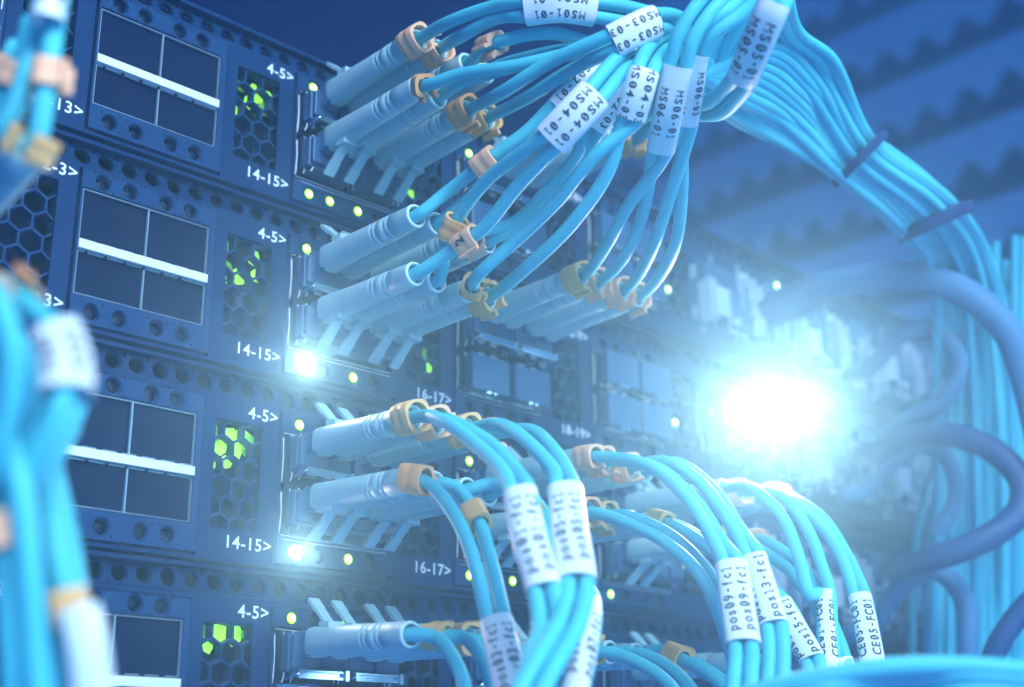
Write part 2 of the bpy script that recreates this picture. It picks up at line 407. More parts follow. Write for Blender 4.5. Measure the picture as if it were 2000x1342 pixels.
def disc(mb, x, y, z, r, n=18, dome=0.35):
    vs = [(x, y - dome, z)]; fs = []
    for q, (rr, dy) in enumerate(((r*.6, dome*.75), (r, 0))):
        vs += [(x + rr*math.cos(2*math.pi*k/n), y - dy, z + rr*math.sin(2*math.pi*k/n)) for k in range(n)]
    for k in range(n):
        j = (k+1) % n; fs += [(0, 1+k, 1+j), (1+k, n+1+k, n+1+j, 1+j)]
    mb.add(vs, fs, True)
M_LED = local(lambda mb: disc(mb, 0, 0.2, 0, 1.22), 'status_light', LED)
M_LED.materials.append(LEDW)
for i_, p_ in enumerate(M_LED.polygons):
    if i_ % 2 == 0: p_.material_index = 1
M_LEDW = local(lambda mb: disc(mb, 0, 0.2, 0, 1.5), 'status_light', LEDW)
M_LEDOFF = local(lambda mb: disc(mb, 0, 1.3, 0, 1.3), 'status_light', LEDOFF)
def ragged(r, n=7):
    a0 = random.random()*6; pts = [(r*random.uniform(.65, 1.05)*math.cos(a0 + 2*math.pi*k/n), r*random.uniform(.75, 1.15)*math.sin(a0 + 2*math.pi*k/n)) for k in range(n)]
    return pts
def f_shield(mb):     # silver latch plate and upright bars of the right hand module
    mb.box(4.2, 10.8, -5.0, -4.4, 6.0, 16.0, .3); mb.box(1.2, 2.0, -4.5, 0.6, 4.5, 18.5); mb.box(2.9, 3.5, -5.2, .6, 3.8, 18)
    mb.box(26.0, 26.7, -5, .6, 11.5, 24); mb.box(28.6, 29.4, -5.4, .6, 4.5, 22); mb.tube([(10, -6, 4.6), (13, -6.4, 4.2)], 1.1, 10)
    mb.box(14, 24, -2.0, -1.2, 2.4, 3.4)
    for x_, z_, h_ in ((17.5, 17, 7), (19.2, 15, 5), (22.5, 20, 5), (31.0, 9, 9), (38.5, 3, 8), (40.0, 14, 6), (44.6, 8, 10), (47.2, 1, 6)): mb.box(x_, x_ + .45, -4.6, -3.9, z_, z_ + h_)
    rs = random.Random(11)
    for q in range(26):
        x_, z_ = rs.uniform(-4, 50), rs.uniform(-2, 24); y_ = rs.uniform(-6, -1); w_ = rs.choice((.35, .5, .8)); h_ = rs.uniform(2, 8)
        mb.box(x_, x_ + w_, y_, y_ + .5, z_, z_ + h_) if q % 4 else mb.box(x_, x_ + h_*.6, y_, y_ + .5, z_, z_ + .5)
    mb.box(-3.5, -2.9, -1.6, .4, 18, 22); mb.box(20, 22.4, -3.8, -3.2, 22.6, 25.2, .4)
M_SHIELD = local(f_shield, 'metal_port_shield', mat('dull_tinned_metal', (0.62, 0.74, 0.84), 0.33, 0.35))
def f_module_face(mb):
    mb.box(0.8, 32.2, 0.8, 3.0, 2.1, 26.8); mb.box(13.0, 25.2, -3.2, 0.7, 6, 21, .8); mb.box(26.5, 31.5, -2.0, .7, 4, 12, .5); mb.box(1.2, 12, -2.4, .7, 17.4, 25, .5); mb.box(34.5, 50, -3.4, 1, 3, 15, .6); mb.box(34.8, 49, -2.2, 1, 17, 26.5, .6)
M_MFACE = local(f_module_face, 'interface_module', MODULE)
for k in (1, 2, 3, 4):
    sw = empty('network_switch', (0, 0, -PITCH*(k-1)), SWLAB[k], 'network switch', 'rack switches stacked one above another'); SW[k] = sw
    part('chassis_body', M_BODY, sw); part('faceplate', M_PLATE, sw)
    for u in range(UMIN, UMAX + 1):
        o = u*PER
        bz = part('port_bezel', M_BEZEL, sw, (o, 0, 0))
        part('honeycomb_vent', M_VENT, sw, (o, 0, 0))
        if (k, u) in POP:
            cg = part('port_cage', M_CAGE, sw, (o, 0, 0)); part('contact_spring', M_SPRING, cg)
        else:
            part('divider_strip', M_BAR, sw, (o, 0, 0)); part('slot_row', M_SLOT, sw, (o, 0, 0))
            fr = part('port_frame', M_FRAME, sw, (o, 0, 0))
            for d in DOORS: part('port_shutter', d, fr)
        for i, hx in enumerate(HOLES_X):
            for up in (0, 1):
                on = i in (litup if up else lit).get(k, {}).get(u, ())
                z = 28.75 if up else -0.95
                white = (k, u, i, up) in ((2, 1, 0, 0), (3, 1, 0, 0))
                part('status_light', M_LEDW if white else (M_LED if on else M_LEDOFF), bz, (hx, 0 if not on else -.6, z))
        if u < 3:
            make_letters('%d-%d>' % (2*u+2, 2*u+3), 3.9, o + 53.87 + 0.6 if False else o + 0.6, 29.2, sw) if u >= 0 else None
            make_letters('%d-%d>' % (2*u+12, 2*u+13), 3.9, o + 0.4, -0.6, sw) if u >= 0 else None
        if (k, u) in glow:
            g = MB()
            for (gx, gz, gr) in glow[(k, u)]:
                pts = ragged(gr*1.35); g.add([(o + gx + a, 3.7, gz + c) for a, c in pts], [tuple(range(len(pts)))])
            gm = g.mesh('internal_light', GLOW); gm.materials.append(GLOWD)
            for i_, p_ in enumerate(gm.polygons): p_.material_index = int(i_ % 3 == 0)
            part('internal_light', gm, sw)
    make_letters('8-9>', 3.9, 3*PER + .6, 29.2, sw); make_letters('18-19>', 3.9, 3*PER + .4, -0.6, sw)
    make_letters('20', 3.6, 203, 29.4, sw, 0.55, False); make_letters('21', 3.6, 203, 0.2, sw, 0.55, False)
    part('status_light', M_LED, sw, (202.3, 0.3, 10.8)); part('status_light', M_LEDOFF, sw, (202.3, 0.0, 5.5))
    for v in range(4):
        o = UMAX*PER + 56 + v*PER
        mf = part('interface_module', M_MFACE, sw, (o, 0, 0)); part('metal_port_shield', M_SHIELD, mf, (0, 0, 0 if v % 2 == 0 else -2))
part('status_light', M_LED, SW[1], (257, -5, 25)); part('status_light', M_LED, SW[4], (225, -3, 26))

# ------------------------------------------------------------------ optical modules in the cages
ROWZ = {1: 23.3, 0: 10.6}
def f_trans(mb):
    mb.box(-7.3, 7.3, -5.2, 0.3, -6.6, 1.8, .7)
    mb.box(-7.0, -0.3, -6.6, -5.2, -5.8, 1.2, .5); mb.box(0.3, 7.0, -6.6, -5.2, -5.8, 1.2, .5)
M_TR = local(f_trans, 'module_shell', MODULE)
def f_bail(mb):
    mb.box(-6.6, 6.6, -8.4, -7.8, -8.1, -7.6); mb.box(-6.6, 6.6, -8.4, -7.8, -6.7, -6.3); mb.box(-6.6, -5.9, -8.4, -7.8, -7.6, -6.7); mb.box(5.6, 6.6, -8.9, -7.2, -8.3, -6.1)
    mb.box(-6.6, 6.6, -7.7, -5.2, -7.9, -6.6); mb.tube([(-7.6, -5, -8.2), (-7.2, -8.3, -7.4), (-6.6, -8.4, -7.2)], .25, 6)
M_BAIL = local(f_bail, 'bail_latch', STEEL)
def f_plug(mb):
    mb.box(-6.9, 6.9, -5.5, 0.2, -5.6, 4.6, .9)
M_PLUG = local(f_plug, 'dust_plug', MODULE)
def f_plugm(mb):
    mb.tube([(-7, -3, -6.4), (-6.8, -5.0, -6.9), (6.8, -5.0, -6.9), (7, -3, -6.0)], .14, 6)
    mb.tube([(-2.4, -5.6, -6.0), (-1.0, -5.7, -5.9)], .75, 10); mb.tube([(0.2, -5.6, -5.9), (1.3, -5.7, -5.9)], .5, 10)
M_PLUGM = local(f_plugm, 'wire_catch', STEEL)
BL = {1: 'topmost', 2: 'second', 3: 'third', 4: 'bottom'}
CN = {1: 'first', 2: 'second', 3: 'third', -1: 'leftmost'}
RN = {1: 'upper', 0: 'lower'}
def transceiver(k, u, row, p):
    x = u*PER + (10.0 if p == 0 else 25.5)
    t = empty('optical_transceiver', (x, 0, -PITCH*(k-1) + ROWZ[row]),
              'grey optical module, %s of the %s row, %s port column of the %s switch' % (('left', 'right')[p], RN[row], CN[u], BL[k]),
              'optical module', 'optical modules plugged into the port cages')
    part('module_shell', M_TR, t)
    if row: part('bail_latch', M_BAIL, t)
    return t
def plug(k, u, row, p):
    x = u*PER + (10.0 if p == 0 else 25.5)
    t = empty('dust_plug', (x, 0, -PITCH*(k-1) + ROWZ[row] - 2.6),
              'flat grey dust plug in the %s %s port, %s port column of the %s switch' % (RN[row], ('left', 'right')[p], CN[u], BL[k]),
              'dust plug', 'dust plugs in the unused ports')
    part('plug_body', M_PLUG, t); part('wire_catch', M_PLUGM, t)

# ------------------------------------------------------------------ connectors (local space: axis along -Y from the housing)
def f_house(mb): mb.box(-2.35, 2.35, -10.5, -5.5, -3.2, 2.4, .5)
M_HOUSE = local(f_house, 'plug_housing', HOUSE)
def boot_profile():
    P = [(8.8, 2.2, 3.2), (8.9, 2.75, 3.4), (9.3, 3.02, 3.4), (10.2, 3.12, 3.1), (13, 3.12, 2.6), (18, 3.08, 2.2), (24, 3.0, 2.0), (27.6, 2.95, 2)]
    for c in (28.2, 29.6, 32.6, 34.0):
        P += [(c-.25, 2.92, 2), (c-.05, 2.66, 2), (c+.25, 2.66, 2), (c+.45, 2.9, 2)]
    P += [(38, 2.8, 2), (40.6, 2.74, 2)]
    return P
def f_boot(mb):
    n = 28; vs = []; P = boot_profile()
    for (y, r, e) in P:
        for k in range(n):
            a = 2*math.pi*k/n; c, s_ = math.cos(a), math.sin(a)
            q = (abs(c)**e + abs(s_)**e) ** (-1/e)
            zz = r*q*s_
            if y < 13 and zz < 0: zz *= 1.12
            vs.append((r*q*c, -y, zz))
    fs = []
    for i in range(len(P)-1):
        for k in range(n):
            j = (k+1) % n; fs.append((i*n+k, i*n+j, (i+1)*n+j, (i+1)*n+k))
    fs.append(tuple(range(n)))
    mb.add(vs, fs, True)
    # inner wall
    mb.tube([(0, -41.3, 0), (0, -37.5, 0)], 2.15, 20, cap=False)
M_BOOT = local(f_boot, 'strain_relief_boot', BOOT)
def f_rim(mb):
    prof = [(2.72, 0), (2.80, .35), (2.66, .7), (2.35, .75), (2.12, .5), (2.1, -.6)]; n = 28; vs = []; fs = []
    for r, d in prof:
        vs += [(r*math.cos(2*math.pi*k/n), -40.6 - d, r*math.sin(2*math.pi*k/n)) for k in range(n)]
    for i in range(len(prof)-1):
        for k in range(n):
            j = (k+1) % n; fs.append((i*n+k, i*n+j, (i+1)*n+j, (i+1)*n+k))
    mb.add(vs, fs, True)
M_RIM = local(f_rim, 'boot_rim', RIM)
def f_lever(mb, sgn):
    # lever leaning from the belly of the boot back to the panel with a ribbed thumb pad
    a = Vector((0, -14.5, -2.9)); c = Vector((0, -7.4, -9.2)); L = (c - a).length; d = (c - a).normalized(); nn = Vector((1, 0, 0)).cross(d)
    pts = []; N = 30
    prof = []
    for i in range(N+1):
        t = i/N; th = .42; w = 1.25
        if t > .62: th = .42 + (.28 if int((t-.62)*40) % 2 == 0 else 0); w = 1.4
        if t < .12: w = 1.25 + (0.12-t)*6
        pts.append(a + d*(L*t)); prof.append((w, th))
    fr = [(d, Vector((1, 0, 0)), nn)] * len(pts)
    q = MB(); q.sweep(pts, lambda i: [(-prof[i][0], -.35), (prof[i][0], -.35), (prof[i][0], prof[i][1]), (-prof[i][0], prof[i][1])], frames=fr, smooth=False)
    q.box(-1.9, 1.9, -16.0, -12.6, -4.0, -2.7)
    mb.add([(v.x, v.y, v.z*sgn) for v in q.v], q.f if sgn > 0 else [list(reversed(f)) for f in q.f])
M_LEVER = {0: local(lambda mb: f_lever(mb, 1), 'latch_lever', BOOT), 1: local(lambda mb: f_lever(mb, -1), 'latch_lever', BOOT)}
TILT = math.radians(-1.9)
TILTS = {q: math.radians(t) for q, t in {(1, 1): -1.9, (1, 0): -1.9, (2, 1): -1.4, (2, 0): 0.2, (3, 1): 1.3, (3, 0): 2.2, (4, 1): 2.2}.items()}
def connector(parent, x, y, z, row, tilt=TILT, rotz=0.0, scale=1.0):
    cn = part('plug_housing', M_HOUSE, parent, Vector((x, y, z)) - wloc(parent), (tilt, 0, rotz))
    part('strain_relief_boot', M_BOOT, cn); part('boot_rim', M_RIM, cn); part('latch_lever', M_LEVER[row], cn)
    m = Matrix.Rotation(rotz, 3, 'Z') @ Matrix.Rotation(tilt, 3, 'X')
    return Vector((x, y, z)) + m @ Vector((0, -38.5, 0)), m @ Vector((0, -1, 0))

# ------------------------------------------------------------------ clips, sleeves, straps
def clip_mesh(pts, fr, i, r, turn, length=5.2, op=70, width=1.0, big=2.9):
    """open saddle ring with two little hooks, its slot turned by turn degrees"""
    t, u, w = fr[i]; c = pts[i]; mb = MB(); n = 36; ri = r + .15; ro = max(r + width, big)
    def rr(a): c_, s_ = abs(math.cos(a)), abs(math.sin(a)); return ro*(c_**3.6 + s_**3.6)**(-1/3.6)*.93
    prof = []
    a0 = math.radians(turn + op/2); a1 = math.radians(turn + 360 - op/2)
    A = [a0 + (a1-a0)*k/n for k in range(n+1)]; out = [(rr(a)*math.cos(a), rr(a)*math.sin(a)) for a in A]
    inn = [(ri*math.cos(a0 + (a1-a0)*k/n), ri*math.sin(a0 + (a1-a0)*k/n)) for k in range(n+1)]
    def hook(a, s_):
        e = Vector((math.cos(a), math.sin(a))); q = Vector((-e.y, e.x)) * s_
        return [tuple(e*(ro+.9) + q*.0), tuple(e*(ro+1.1) + q*.7), tuple(e*(ro+.5) + q*1.0), tuple(e*(ri+.2) + q*.55)]
    prof = hook(a0, -1)[::-1][0:0] + out + hook(a1, 1) + inn[::-1] + hook(a0, -1)[::-1]
    N = 5; L = []
    for q in range(N):
        s_ = -length/2 + length*q/(N-1); sc_ = 1.0 - (.05 if q in (0, N-1) else 0) - (.05 if q == 2 else 0)
        L.append([c + t*s_ + u*(a*sc_) + w*(b_*sc_) for a, b_ in prof])
    m = len(prof); vs = [p for l in L for p in l]; fs = []
    for q in range(N-1):
        for k in range(m): fs.append((q*m+k, q*m+(k+1) % m, (q+1)*m+(k+1) % m, (q+1)*m+k))
    # end faces as quads between outer and inner arcs
    oi = list(range(n+1)); ii = [n+1+4+n-k for k in range(n+1)]
    for base, rev in ((0, 1), ((N-1)*m, 0)):
        for k in range(n):
            f = (base+oi[k], base+oi[k+1], base+ii[k+1], base+ii[k]); fs.append(f[::-1] if rev else f)
        for h in ([n, n+1, n+2, n+3, n+4, n+5], [2*n+6, 2*n+7, 2*n+8, 2*n+9, 0, 2*n+5]):
            f = tuple(base+q for q in h if q < m); fs.append(f[::-1] if rev else f)
    mb.add(vs, fs, False); return mb
def clip(parent, pts, d, r, turn, colr, mark=None, **kw):
    fr = camframes(pts); L = 0; i = 1
    while i < len(pts)-2 and L < d: L += (pts[i+1]-pts[i]).length; i += 1
    cl = build(clip_mesh(pts, fr, i, r, turn, **kw), 'strand_clip', CLIPS[colr], parent)
    if mark:
        vs, fs = text_geo(mark, 3.2, .08, .4); t, u, w = fr[i]; mb = MB(); R = max(r + 1.0, 2.9)*1.0 + .12; c = pts[i]
        mb.add([c - t*(v.y) + (u*math.sin(v.x/R + .3) + w*math.cos(v.x/R + .3))*R for v in vs], [f[::-1] for f in fs]); build(mb, 'printed_mark', INK, cl)
def sleeve(parent, pts, hw, hd, lines, size, wrap=(0.0,), mat_=LABEL, shift=0.0, ndir=-1):
    """flat oval paper sleeve round the strands, with lines of text running along it"""
    fr = camframes(pts); mb = MB(); n = 36
    def ov(i, g=0.0):
        out = []
        for k in range(n):
            a = 2*math.pi*k/n; c, s_ = math.cos(a), math.sin(a); q = (abs(c)**2.5 + abs(s_)**2.5) ** (-1/2.5)
            out.append(((hw+g)*q*c, (hd+g)*q*s_))
        return out
    mb.sweep(pts, lambda i: ov(i), frames=fr, cap=False)
    mb.sweep(pts, lambda i: ov(i, -.18), frames=fr, cap=False)
    for e, fl in ((0, 1), (len(pts)-1, 0)):
        t, u, w = fr[e]; o_ = [pts[e] + u*a + w*c for a, c in ov(e)]; i_ = [pts[e] + u*a + w*c for a, c in ov(e, -.18)]
        mb.add(o_ + i_, [(k, (k+1) % n, n+(k+1) % n, n+k) for k in range(n)])
    # overlapping seam flap
    sl = build(mb, 'label_sleeve', mat_, parent)
    tm = MB(); cum = [0]
    for i in range(1, len(pts)): cum.append(cum[-1] + (pts[i]-pts[i-1]).length)
    tot = cum[-1]
    # arc-length table around the oval, 0 at the camera side
    tab = []; prev = None; acc = 0; K = 144
    for k in range(K+1):
        a = math.pi/2 - 2*math.pi*k/K; c, s_ = math.cos(a), math.sin(a); q = (abs(c)**2.5 + abs(s_)**2.5) ** (-1/2.5)
        p = Vector(((hw+.05)*q*c, (hd+.05)*q*s_))
        if prev is not None: acc += (p-prev).length
        tab.append((acc, p)); prev = p
    def around(d):
        d %= acc
        for j in range(K):
            if tab[j+1][0] >= d:
                f = (d-tab[j][0])/max(tab[j+1][0]-tab[j][0], 1e-6); return tab[j][1].lerp(tab[j+1][1], f)
        return tab[-1][1]
    for li, (txt, off) in enumerate(lines):
        vs, fs = mono_geo(txt, size)
        out = []
        for v in vs:
            s_ = tot/2 + shift + ndir*v.x; s_ = min(max(s_, 0), tot-1e-4)
            i = 0
            while i < len(cum)-2 and cum[i+1] < s_: i += 1
            f = (s_-cum[i])/(cum[i+1]-cum[i]); c = pts[i].lerp(pts[i+1], f)
            u = fr[i][1].lerp(fr[i+1][1], f); w = fr[i][2].lerp(fr[i+1][2], f)
            # text up = outward x text-right ; u = w x t
            q = around(off + v.y * ndir)
            out.append(c + u*q.x + w*q.y)
        tm.add(out, fs)
    if lines: build(tm, 'printed_text', INK, sl)
    return sl

# ------------------------------------------------------------------ patch cords
def plugx(u, p, s_): return u*PER + (10.0 if p == 0 else 25.5) + (-3.1 if s_ == 0 else 3.1) - 3.1 + 0.0
def smooth_center(C, step=1.6): return spline([at(*c) for c in C], step)
def cord(label, k, u, row, p, pre, C=None, sl=None, txt=None, size=2.3, clips=(), gap=1.55, hw=3.35, hd=2.1, jacket=CABLE, offs=(1.6, -1.6), rad=1.45, shift=0, plugs=True, tilt=None, group='aqua duplex patch cords', order=(0, 1), lm=LABEL, hide=()):
    """pre: two lists of (px, py, depth) for each strand; C: shared centre line; sl=(i0,i1) the span of C under the sleeve"""
    z = -PITCH*(k-1) + ROWZ[row]
    x0 = u*PER + (10.0 if p == 0 else 25.5)
    root = empty('fibre_patch_cord', (x0, -6, z), label, 'patch cord', group)
    cents = [at(*c) for c in C] if C else []
    fr = camframes(cents) if len(cents) > 1 else []
    paths = []
    for s_ in (0, 1):
        x = x0 + (-3.1 if s_ == 0 else 3.1)
        if s_ in hide: paths.append(None); continue
        end, d = connector(root, x, 0, z, row, TILTS[(k, row)] if tilt is None else tilt)
        P = [end, end + d*3.5] + [at(*q) for q in pre[s_]]
        off = gap if s_ == order[0] else -gap
        P += [c + fr[i][1]*off for i, c in enumerate(cents)]
        pts = spline(P)
        mb = MB(); mb.tube(pts, rad, 16); build(mb, 'cable_strand', jacket, root); paths.append(pts)
    if sl:
        full = spline([c for c in cents], 1.0)
        # find the sampled indices of the two ends of the sleeve
        def near(c): return min(range(len(full)), key=lambda i: (full[i]-c).length)
        i0, i1 = near(cents[sl[0]]), near(cents[sl[1]])
        sp = full[i0:i1+1]
        lines = [(txt, offs[0]), (txt, offs[1])] if txt else []
        sleeve(root, sp, hw, hd, lines, size, shift=shift, mat_=lm)
    for (s_, d, r, turn, colr, mark) in clips:
        if paths[s_] is not None: clip(root, paths[s_], d, r, turn, colr, mark)
    return root

TRUNK = 0
def trunk(j, z0=300):
    """the run from the gathering point through the first strap to the second and down the cabinet side; j spreads the strands"""
    f = (j % 10)/9.0; g = (j // 10)
    q = z0
    a = (1335 + 10*g, 75 + 12*f, q); b_ = (1390 + 14*f, 175 - 25*f, q+22)
    c = (1648 + 56*f, 338 - 62*f, q+60 + 6*g); d = (1745 + 100*f, 425 - 42*f, q+78 + 6*g)
    e = (1825 + 105*f, 530 - 22*f + 8*g, q+112+6*g); h = (1862 + 120*f, 720, q+130+6*g); i = (1850 + 135*f, 1000, q+134+6*g); m = (1840 + 145*f, 1400, q+130+6*g)
    return [a, b_, c, d, e, h, i, m]
def T(j, z0=300): return trunk(j, z0)

# --- topmost switch, upper row
for k, u, row, ps in ((1, 1, 1, (0, 1)), (1, 1, 0, (0, 1)), (2, 1, 1, (0, 1)), (2, 1, 0, (0, 1)), (3, 1, 1, (0, 1)), (3, 1, 0, (0, 1)), (4, 1, 1, (0, 1)),
                      (1, 2, 1, (0, 1)), (2, 2, 1, (0, 1)), (3, 2, 1, (0, 1)), (3, 2, 0, (0, 1)), (4, 2, 1, (0, 1)), (3, 3, 1, (0, 1)), (3, 3, 0, (0, 1)), (4, 3, 1, (0, 1)), (1, -1, 1, ()),):
    for p in ps: transceiver(k, u, row, p)
for k, u, row in ((2, 2, 0), (2, 3, 1), (2, 3, 0), (1, 2, 0), (1, 3, 1), (1, 3, 0), (4, 1, 0), (4, 2, 0)):
    for p in (0, 1): plug(k, u, row, p)

cord('aqua patch cord under the MS01-01 sleeve, arching along the top edge of the picture', 1, 1, 1, 0,
     [[(880, 42, 294), (960, 14, 286)], [(910, 66, 293), (975, 34, 286)]],
     [(1028, 17, 280), (1095, 10, 278), (1160, 18, 279), (1240, 32, 284), (1300, 52, 292)] + T(0), (0, 2), 'MS01-01',
     clips=((0, -1, 2.95, 250, 1, None), (1, 0, 2.9, 300, 1, None)), hw=3.7, hd=2.4)
cord('aqua patch cord with a peach clip out on its strand below the MS01-01 sleeve', 1, 1, 1, 1,
     [[(960, 88, 290), (1030, 68, 284), (1090, 66, 282), (1160, 84, 284)], [(1010, 118, 292), (1090, 100, 288), (1170, 96, 288)]],
     [(1250, 90, 290), (1300, 84, 294)] + T(1), clips=((0, 29, 1.5, 110, 1, None), ), jacket=CABLE)
cord('aqua patch cord whose upper strand wears a bright orange clip, topmost switch lower row', 1, 1, 0, 0,
     [[(838, 166, 296), (900, 145, 291), (1000, 130, 284), (1100, 108, 280), (1180, 88, 281)], [(905, 160, 294), (1010, 128, 288), (1110, 100, 286), (1190, 90, 286)]],
     [(1250, 84, 290), (1300, 80, 295)] + T(2), clips=((0, 4.6, 1.8, 200, 0, None),))
cord('aqua patch cord under the MS03-03 sleeve, upper right of the orange clip', 1, 1, 0, 1,
     [[(985, 178, 284), (1080, 118, 276)], [(1040, 185, 286), (1120, 135, 278)]],
     [(1197, 82, 270), (1236, 62, 270), (1278, 44, 272), (1315, 45, 280)] + T(3), (0, 2), 'MS03-03',
     clips=((0, -2, 2.95, 200, 0, None), (1, -1, 2.9, 150, 2, None)), hw=3.6, hd=2.3)
# --- second switch, upper row
cord('aqua patch cord under the MS02-01 sleeve half hidden behind MS04-01', 2, 1, 1, 0,
     [[(870, 378, 292), (960, 308, 286), (1030, 256, 284)], [(900, 400, 294), (985, 312, 290), (1045, 262, 288)]],
     [(1092, 212, 283), (1130, 172, 282), (1168, 132, 284), (1230, 84, 288), (1290, 66, 292)] + T(4), (0, 2), 'MS02-01',
     clips=((0, 20.5, 1.6, 160, 1, None), ), lm=LABEL, hw=3.0)
cord('aqua patch cord under the MS02-03 sleeve, between the MS04 sleeves and farther back', 2, 1, 1, 1,
     [[(1000, 436, 306), (1070, 370, 300), (1128, 300, 294)], [(1010, 440, 306), (1080, 376, 300), (1135, 306, 296)]],
     [(1160, 248, 290), (1192, 200, 288), (1225, 156, 288), (1262, 110, 290), (1305, 76, 294)] + T(5), (0, 2), 'MS02-03', hw=3.1)
cord('aqua patch cord under the big white MS04-01 sleeve with pink and tan square clips', 2, 1, 0, 0,
     [[(880, 492, 285), (945, 445, 280), (1010, 365, 274)], [(866, 508, 290), (884, 446, 288), (945, 358, 280)]],
     [(1078, 272, 266), (1116, 232, 264), (1160, 186, 264), (1210, 128, 270), (1275, 84, 282)] + T(6), (0, 2), 'MS04-01',
     clips=((0, 14.0, 1.9, 160, 1, '2'), (1, 12.5, 1.9, 160, 2, None)), hw=3.9, hd=2.5, order=(1, 0), size=2.5)
cord('aqua patch cord under the MS04-03 sleeve, tan clips at its boots, left of MS06-01', 2, 1, 0, 1,
     [[(935, 536, 286), (1010, 468, 282), (1085, 396, 276), (1160, 305, 270)], [(1030, 522, 286), (1118, 436, 278), (1190, 330, 272)]],
     [(1232, 228, 268), (1246, 185, 266), (1258, 142, 266), (1280, 100, 272), (1312, 76, 282)] + T(7), (0, 2), 'MS04-03',
     clips=((0, 4.6, 2.0, 190, 2, None), (1, -1, 2.95, 200, 2, None)), hw=3.2, hd=2.3, order=(1, 0))
# --- second column
cord('aqua patch cord under the MS06-01 sleeve, left of the two upright MS06 sleeves', 2, 2, 1, 0,
     [[(1185, 478, 303), (1228, 400, 291)], [(1232, 480, 306), (1262, 390, 294)]],
     [(1290, 292, 279), (1306, 215, 272), (1324, 128, 268), (1338, 75, 266), (1372, 20, 266), (1420, -30, 270), (1480, -60, 300)] + T(12)[1:], (0, 2), 'MS06-01',
     clips=((0, -1, 2.95, 200, 2, None), (1, -.5, 2.95, 180, 1, None)), hw=3.1, hd=2.1, order=(1, 0), size=2.3)
cord('aqua patch cord under the MS06-03 sleeve, right of the two upright MS06 sleeves', 2, 2, 1, 1,
     [[(1276, 480, 304), (1312, 370, 292)], [(1318, 480, 306), (1332, 370, 294)]],
     [(1342, 236, 281), (1352, 170, 274), (1364, 104, 270), (1384, 62, 268), (1424, 30, 268), (1490, -20, 290), (1530, -20, 310)] + T(13)[1:], (0, 2), 'MS06-03',
     clips=((0, -1, 2.95, 160, 1, None), (1, -.5, 2.95, 140, 1, None)), hw=2.5, hd=2.2, gap=1.2, order=(1, 0), size=2.2)
cord('aqua patch cord behind the MS06 sleeves with its boots hidden in haze, left pair', 1, 2, 1, 0,
     [[(1180, 190, 325), (1240, 130, 315)], [(1200, 200, 325), (1250, 140, 315)]], [(1310, 96, 306)] + T(8, 306),
     clips=((0, -1, 2.95, 160, 2, None),))
cord('aqua patch cord under the tilted MS05-01 sleeve at the upper right', 1, 2, 1, 1,
     [[(1285, 215, 310), (1340, 205, 296)], [(1290, 238, 318), (1350, 225, 300)]],
     [(1400, 208, 280), (1432, 178, 268), (1452, 150, 258), (1474, 95, 250), (1494, 50, 246), (1512, 8, 244), (1530, -40, 248), (1560, -90, 270)], (2, 5), 'MS05-01',
     clips=((1, 1, 2.9, 160, 2, None), ), hw=3.1, hd=2.4, size=2.9, offs=(2.2, -1.0), rad=1.7)
# --- third switch, upper row: cords bending down
cord('aqua patch cord under the pos01-fc1 sleeve, first cord bending down', 3, 1, 1, 0,
     [[(862, 820, 264), (930, 868, 252), (985, 925, 240)], [(880, 822, 268), (960, 868, 256), (1012, 925, 244)]],
     [(1016, 962, 234), (1035, 1055, 226), (1062, 1150, 220), (1072, 1230, 214), (1050, 1300, 206), (1020, 1400, 200)], (0, 2), 'pos01-fc1',
     clips=((0, -1.5, 2.95, 250, 2, None), (1, -1.5, 2.95, 250, 1, None)), hw=3.1, hd=2.2, order=(1, 0), size=2.8, offs=(1.7, -1.3))
cord('aqua patch cord under the pos05-fc1 sleeve, right of the pos01 cord', 3, 1, 1, 1,
     [[(985, 832, 270), (1040, 872, 258), (1082, 922, 248)], [(1040, 842, 274), (1082, 880, 262), (1112, 930, 250)]],
     [(1103, 957, 240), (1114, 1045, 230), (1128, 1136, 222), (1110, 1215, 214), (1062, 1300, 204), (1010, 1400, 198)], (0, 2), 'pos05-fc1',
     clips=((0, 0, 2.95, 250, 2, None), (1, -.5, 2.95, 250, 1, None)), hw=3.3, hd=2.3, order=(1, 0), size=2.8, offs=(1.5, -1.5))
cord('aqua patch cord under the lowest sleeve beside pos01, orange clip by its boot', 3, 1, 0, 0,
     [[(838, 946, 272), (890, 1010, 262), (930, 1110, 250)], [(890, 952, 277), (935, 1020, 267), (962, 1110, 256)]],
     [(970, 1216, 244), (985, 1280, 236), (1006, 1380, 226)], (0, 2), 'pos03-fc1',
     clips=((0, .6, 2.4, 250, 0, None), (1, 16, 1.9, 200, 2, None)), hw=3.2, hd=2.2, order=(1, 0), size=2.8, offs=(1.7, -1.3))
cord('aqua patch cord passing behind the pos01 and pos05 sleeves with a tan clip', 3, 1, 0, 1,
     [[(960, 945, 285), (1020, 972, 277), (1062, 1040, 268)], [(1000, 950, 285), (1050, 984, 277), (1085, 1050, 268)]],
     [(1110, 1110, 262), (1136, 1150, 252), (1150, 1182, 244), (1142, 1260, 232), (1116, 1380, 220)], (2, 4), 'pos07-fc1',
     clips=((0, 20, 1.7, 200, 2, None),), hw=2.4, hd=2.2, gap=1.1, order=(1, 0), size=2.8, offs=(1.5, -1.7))
